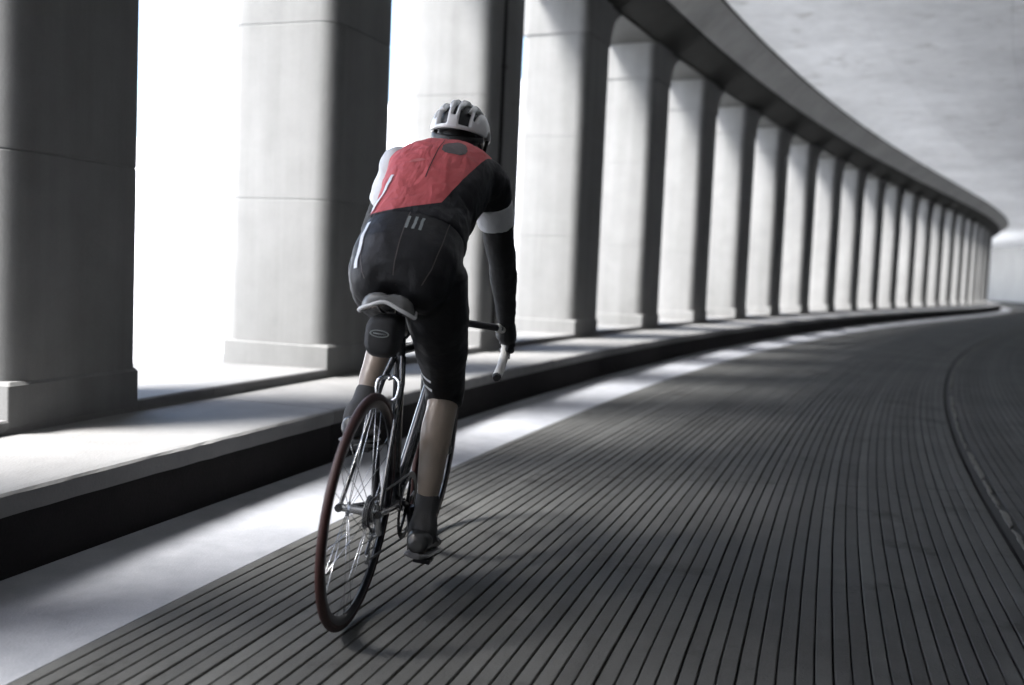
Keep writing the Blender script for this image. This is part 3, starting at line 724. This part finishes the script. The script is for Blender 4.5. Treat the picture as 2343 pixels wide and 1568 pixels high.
def hand(mb, s, inf=0.0):
    """palm behind the hook of the bar, four fingers and a thumb closed round it"""
    bar = bez(bar_pts(s)[3:8], 8); w = WRI[s]
    palm = V((0.958, s * 0.218, 0.806))
    limb(mb, [w, w.lerp(palm, 0.5), palm, V((0.972, s * 0.222, 0.788))], [0.028, 0.032, 0.034, 0.028], inf, n=12)
    Y = V((0, s, 0))
    def barpt(u):
        i = u * (len(bar) - 1); k = min(int(i), len(bar) - 2); return bar[k].lerp(bar[k + 1], i - k), (bar[k + 1] - bar[k]).normalized()
    for j, (u, R_) in enumerate(((0.30, 0.0255), (0.42, 0.0265), (0.54, 0.0260), (0.65, 0.0240))):
        c, d = barpt(u); f_ = Y.cross(d).normalized(); f_ = f_ if f_.x > 0 else -f_
        pts = [c - f_ * 0.022 + Y * 0.018]
        for a in (150, 105, 60, 15, -35, -75 + 6 * j):
            # angle measured from outward side (90) through the front (0) to the inner side
            pts.append(c + (f_ * math.cos(math.radians(a)) + Y * math.sin(math.radians(a))) * R_)
        r0_ = 0.0100 - 0.0006 * j
        limb(mb, pts, [r0_ * 1.15, r0_ * 1.1, r0_ * 1.05, r0_, r0_, r0_ * 0.95, r0_ * 0.8], inf, n=10)
    c, d = barpt(0.34); f_ = Y.cross(d).normalized(); f_ = f_ if f_.x > 0 else -f_
    limb(mb, [palm - Y * 0.012, c - f_ * 0.022 - Y * 0.016, c - Y * 0.027 - f_ * 0.004, c - Y * 0.024 + f_ * 0.016], [0.015, 0.0125, 0.0115, 0.0085], inf, n=10)
HC = V((0.790, 0.012, 1.470)); HR = Matrix.Rotation(math.radians(14), 3, 'Y')
def H(p): return HC + HR @ V(p)
body = MB()
spine_rings(body, 0, 9)
limb(body, [(0.630, 0, 1.366), (0.700, 0.004, 1.402), (0.760, 0.010, 1.442)], [0.070, 0.058, 0.060])
body.ellipsoid(HC, 0.098, 0.076, 0.112, HR); body.ellipsoid(H((0.045, 0, -0.050)), 0.056, 0.056, 0.070, HR)
body.ellipsoid(H((0.098, 0, -0.020)), 0.018, 0.013, 0.026, HR, 12, 8)
body.ellipsoid(H((0.086, 0, -0.066)), 0.016, 0.026, 0.010, HR, 12, 8); body.ellipsoid(H((0.078, 0, -0.100)), 0.020, 0.024, 0.018, HR, 12, 8)
for s_ in (1, -1):
    body.ellipsoid(V((0.150, s_ * 0.066, 0.995)), 0.085, 0.080, 0.092); body.ellipsoid(SHO[s_] + V((-0.01, 0, 0.0)), 0.062, 0.056, 0.062)
    body.ellipsoid(H((-0.010, s_ * 0.078, -0.016)), 0.020, 0.010, 0.032, HR, 12, 8)
    leg_thigh(body, s_); leg_calf(body, s_); body.ellipsoid(KNEE[s_] + V((0.012, 0, 0)), 0.054, 0.050, 0.058)
    arm_up(body, s_); arm_low(body, s_); hand(body, s_)
    limb(body, [ANK[s_] + V((-0.02, 0, -0.02)), ANK[s_] + V((-0.035, 0, -0.055)), BALL[s_] + V((-0.06, 0, 0.03)), BALL[s_] + V((0.045, 0, 0.010))], [0.030, 0.024, 0.024, 0.016])
person = voxel('person', body, 0.0055, M['skin'], None, 4)
person.matrix_world = BM
tag(person, 'cyclist in white helmet, red and black jersey and black shorts, bent low over the bars', 'person')

jb = MB(); spine_rings(jb, 3, 8, 0.010); jb.ellipsoid(V((0.622, 0, 1.366)), 0.060, 0.085, 0.055)
jb.ellipsoid(SHO[1] + V((-0.020, -0.012, -0.004)), 0.072, 0.058, 0.068); jb.ellipsoid(SHO[-1] + V((-0.008, 0.004, -0.004)), 0.074, 0.064, 0.072); limb(jb, [SHO[-1], SHO[-1].lerp(ELB[-1], 0.28)], [0.058, 0.054], 0.008)
jersey = voxel('jersey', jb, 0.0055, M['jersey'], person, 14, 0.012, 0.006)
for s_, mt in ((1, 'white_fab'), (-1, 'white_fab')):
    sl = MB()
    if s_ < 0: limb(sl, [SHO[s_].lerp(ELB[s_], 0.26), SHO[s_].lerp(ELB[s_], 0.40), SHO[s_].lerp(ELB[s_], 0.54)], [0.055, 0.053, 0.051], 0.010)
    else: arm_up(sl, s_, 0.010, 0.52); sl.ellipsoid(SHO[s_] + V((-0.006, s_ * 0.004, 0.0)), 0.075, 0.064, 0.073)
    voxel('sleeve', sl, 0.0055, M[mt], jersey, 6, 0.006, 0.006)
    aw = MB(); a, b = SHO[s_], ELB[s_]; limb(aw, [a.lerp(b, 0.46), a.lerp(b, 0.75), b], [0.0485, 0.047, 0.045], 0.004); arm_low(aw, s_, 0.0045); voxel('arm_warmer', aw, 0.005, M['warm'], person, 4, 0.004, 0.005)
    gl = MB(); hand(gl, s_, 0.0028); voxel('glove', gl, 0.0032, M['blackrub'], person, 2)
sb_ = MB(); spine_rings(sb_, 0, 4, 0.007)
for s_ in (1, -1):
    sb_.ellipsoid(V((0.150, s_ * 0.066, 0.995)), 0.092, 0.086, 0.100); leg_thigh(sb_, s_, 0.007); sb_.ellipsoid(KNEE[s_] + V((0.012, 0, 0)), 0.061, 0.057, 0.064); limb(sb_, [KNEE[s_], KNEE[s_].lerp(ANK[s_], 0.10) + V((-0.008, 0, 0))], [0.054, 0.054], 0.008)
shorts = voxel('shorts', sb_, 0.006, M['lycra'], person, 22, 0.004, 0.0035)
for s_ in (1, -1):
    a, b = KNEE[s_], ANK[s_]
    so = MB(); limb(so, [a.lerp(b, 0.76), a.lerp(b, 0.88), b, b + V((0, 0, -0.04))], [0.036, 0.034, 0.042, 0.040], 0.004); voxel('sock', so, 0.005, M['sock'], person, 3)
    # shoe: heel cup to toe box, sole below
    ax = (BALL[s_] - (ANK[s_] + V((-0.055, 0, -0.068)))); ax.normalize(); upv = V((-ax.z, 0, ax.x)); heel = BALL[s_] - ax * 0.165 + upv * 0.004
    rs, rs2 = [], []
    for u, w, h in ((0.0, 0.020, 0.040), (0.010, 0.034, 0.066), (0.045, 0.040, 0.082), (0.085, 0.040, 0.078), (0.130, 0.040, 0.050), (0.180, 0.045, 0.040), (0.225, 0.040, 0.034), (0.252, 0.026, 0.026), (0.262, 0.010, 0.014)):
        c_ = heel + ax * u
        rs.append([c_ + V((0, 1, 0)) * w * math.cos(t) + upv * (h * 0.5 + h * 0.5 * math.sin(t)) for t in [2 * math.pi * k / 18 for k in range(18)]])
        rs2.append([c_ + V((0, 1, 0)) * (w + 0.002) * math.cos(t) + upv * (-0.006 + 0.009 * math.sin(t)) for t in [2 * math.pi * k / 18 for k in range(18)]])
    sh_ = MB(); sh_.rings(rs); shoe = voxel('shoe', sh_, 0.005, M['shoe'], person, 3)
    so_ = MB(); so_.rings(rs2); so_.build('sole', M['sole'], shoe, smooth=True, sharp=60)
    for j in range(3):
        c_ = heel + ax * (0.110 + 0.035 * j); h = (0.054, 0.046, 0.038)[j]; w = 0.038 + 0.003 * j
        tb = MB(); tb.tube([c_ + V((0, 1, 0)) * (w + 0.001) * math.cos(t) + upv * (h * 0.5 + (h * 0.5 + 0.003) * math.sin(t)) for t in [math.pi * (0.05 + 0.9 * k / 10) for k in range(11)]], 0.006, n=6, flat=(0.35, 1.4)); tb.build('strap', M['sole'], shoe, smooth=True)

def ribbon(name, target, pts, half, mat, parent, lift=0.0015, oval=False, steps=14):
    """a printed band that follows the garment: points are dropped on it along rays towards the inside point"""
    bv = BVHTree.FromPolygons([v.co.copy() for v in target.data.vertices], [tuple(p.vertices) for p in target.data.polygons])
    q = bez(pts, max(2, steps // (len(pts) - 1))); L_, R_ = [], []
    hits = []
    for p in q:
        loc, nor, _, _ = bv.find_nearest(p)
        hits.append((loc, nor))
    for i, (loc, nor) in enumerate(hits):
        d = hits[min(i + 1, len(hits) - 1)][0] - hits[max(i - 1, 0)][0]; w = nor.cross(d).normalized()
        row = []
        for k in (-1, -0.5, 0, 0.5, 1):
            hw = half * (math.sqrt(max(0.02, 1 - (2 * i / (len(hits) - 1) - 1) ** 2)) if oval else 1.0); l2, n2, _, _ = bv.find_nearest(loc + w * hw * k); row.append(l2 + n2 * lift)
        L_.append(row)
    mb = MB(); mb.rings(L_, closed=False, cap=False); return mb.build(name, M[mat], parent, smooth=True)
# white piping on the left hip, three bars on the lower back, hem bands on the right thigh, seams and patch on the jersey
ribbon('piping', jersey, [(0.34, 0.105, 1.290), (0.275, 0.122, 1.225), (0.215, 0.135, 1.160)], 0.007, 'refl', jersey, lift=0.004)
ribbon('piping', shorts, [(0.175, 0.118, 1.140), (0.100, 0.128, 1.080), (0.050, 0.136, 1.010)], 0.007, 'refl', shorts, lift=0.003)
for j in range(3): ribbon('logo_bar', shorts, [(0.150, -0.004 - 0.021 * j, 1.185), (0.118, -0.004 - 0.021 * j, 1.140)], 0.0042, 'badge', shorts, lift=0.003)
for f in (0.80, 0.88):
    c_ = HIP[-1].lerp(KNEE[-1], f); d = (KNEE[-1] - HIP[-1]).normalized(); u_ = V((0, 1, 0)); w_ = d.cross(u_).normalized()
    ribbon('hem_band', shorts, [c_ + u_ * 0.12 * math.cos(t) + w_ * 0.12 * math.sin(t) for t in [math.radians(a) for a in (-70, -30, 10, 50, 90)]], 0.006, 'refl', shorts)
ribbon('seam', jersey, [(0.30, 0.0, 1.30), (0.40, 0.0, 1.38), (0.50, 0.0, 1.45), (0.58, 0.0, 1.48)], 0.0016, 'lycra', jersey)
ribbon('sponsor_patch', jersey, [(0.40, -0.045, 1.40), (0.44, -0.050, 1.42), (0.50, -0.050, 1.46)], 0.040, 'grey_fab', jersey, oval=True)
ribbon('logo_print', jersey, [(0.36, 0.075, 1.35), (0.365, 0.050, 1.36), (0.365, 0.025, 1.365)], 0.008, 'pale_print', jersey, oval=True)
ribbon('seam', shorts, [(0.05, 0.0, 1.00), (0.06, 0.0, 1.08), (0.13, 0.0, 1.17), (0.22, 0.0, 1.26)], 0.0016, 'grey_fab', shorts)
for s_ in (1, -1): ribbon('seam', shorts, [(0.04, s_ * 0.09, 0.98), (0.07, s_ * 0.12, 1.06), (0.16, s_ * 0.13, 1.16), (0.26, s_ * 0.13, 1.22)], 0.0014, 'grey_fab', shorts)
# helmet
hm = bmesh.new(); na, nb = 46, 40; grid = []
def hp(al, be, k=1.0):
    a, b, c = 0.150 * k, 0.104 * k, 0.118 * k
    x = a * math.cos(al) * math.cos(be); y = b * math.sin(be); z = c * math.sin(al) * math.cos(be)
    if x < 0: x *= 1.10
    return H((x - 0.004, y, z + 0.016))
AL = [math.radians(8 + (196 - 8) * i / na) for i in range(na + 1)]; BE = [math.radians(-78 + 156 * j / nb) for j in range(nb + 1)]
for al in AL: grid.append([hm.verts.new(hp(al, be)) for be in BE])
for i in range(na):
    for j in range(nb):
        a = math.degrees((AL[i] + AL[i + 1]) / 2); b = math.degrees((BE[j] + BE[j + 1]) / 2); cut = False
        for c_, w in ((0, 5.5), (22, 5), (-22, 5), (44, 5), (-44, 5)):
            taper = 1.0 if abs(c_) < 30 else 0.85
            if abs(b - c_) < w * taper and (24 < a < 82 or 98 < a < 172): cut = True
        if a > 150 and abs(b) > 12 and abs(b) < 34 and a < 186: cut = True
        if not cut: hm.faces.new((grid[i][j], grid[i][j + 1], grid[i + 1][j + 1], grid[i + 1][j]))
bmesh.ops.delete(hm, geom=[v for v in hm.verts if not v.link_faces], context='VERTS')
bmesh.ops.recalc_face_normals(hm, faces=hm.faces)
me = bpy.data.meshes.new('helmet'); hm.to_mesh(me); hm.free(); me.materials.append(M['helmet'])
me.polygons.foreach_set('use_smooth', [True] * len(me.polygons))
hel = link('helmet', me, person)
md = hel.modifiers.new('t', 'SOLIDIFY'); md.thickness = 0.020; md.offset = -1
md = hel.modifiers.new('s', 'SUBSURF'); md.levels = 1; md.render_levels = 1
ln_ = MB(); ln_.rings([[hp(al, be, 0.84) for be in BE[::2]] for al in AL[::2]], closed=False, cap=False); ln_.build('liner', M['helmet_dark'], hel, smooth=True)
rt = MB(); rt.tube(bez([H((-0.05, 0.088, -0.005)), H((-0.10, 0.062, -0.030)), H((-0.122, 0, -0.040)), H((-0.10, -0.062, -0.030)), H((-0.05, -0.088, -0.005))], 5), 0.009, n=8, flat=(1.4, 0.5)); rt.build('retention_band', M['helmet_dark'], hel, smooth=True)
for s_ in (1, -1):
    sp2 = MB(); sp2.tube(bez([H((0.03, s_ * 0.090, 0.030)), H((0.005, s_ * 0.088, -0.040)), H((0.040, s_ * 0.062, -0.105)), H((0.058, 0, -0.128))], 5), 0.006, n=6, flat=(0.3, 1.3))
    sp2.tube(bez([H((-0.085, s_ * 0.070, 0.000)), H((-0.040, s_ * 0.086, -0.040)), H((0.010, s_ * 0.082, -0.060))], 4), 0.006, n=6, flat=(0.3, 1.3)); sp2.build('chin_strap', M['helmet_dark'], hel, smooth=True)
hr = MB(); rs = []
for i in range(9):
    al = math.radians(100 + 105 * i / 8); rs.append([H((0.101 * math.cos(al) * math.cos(be), 0.079 * math.sin(be), 0.114 * math.sin(al) * math.cos(be))) for be in [math.radians(-80 + 160 * j / 14) for j in range(15)]])
hr.rings(rs, closed=False, cap=False); hr.build('hair', M['hair'], person, smooth=True)
for s_ in (1, -1):
    ey = MB(); ey.ellipsoid(H((0.083, s_ * 0.030, 0.004)), 0.012, 0.012, 0.011, None, 12, 8); ey.build('eye', M['eye'], person, smooth=True)
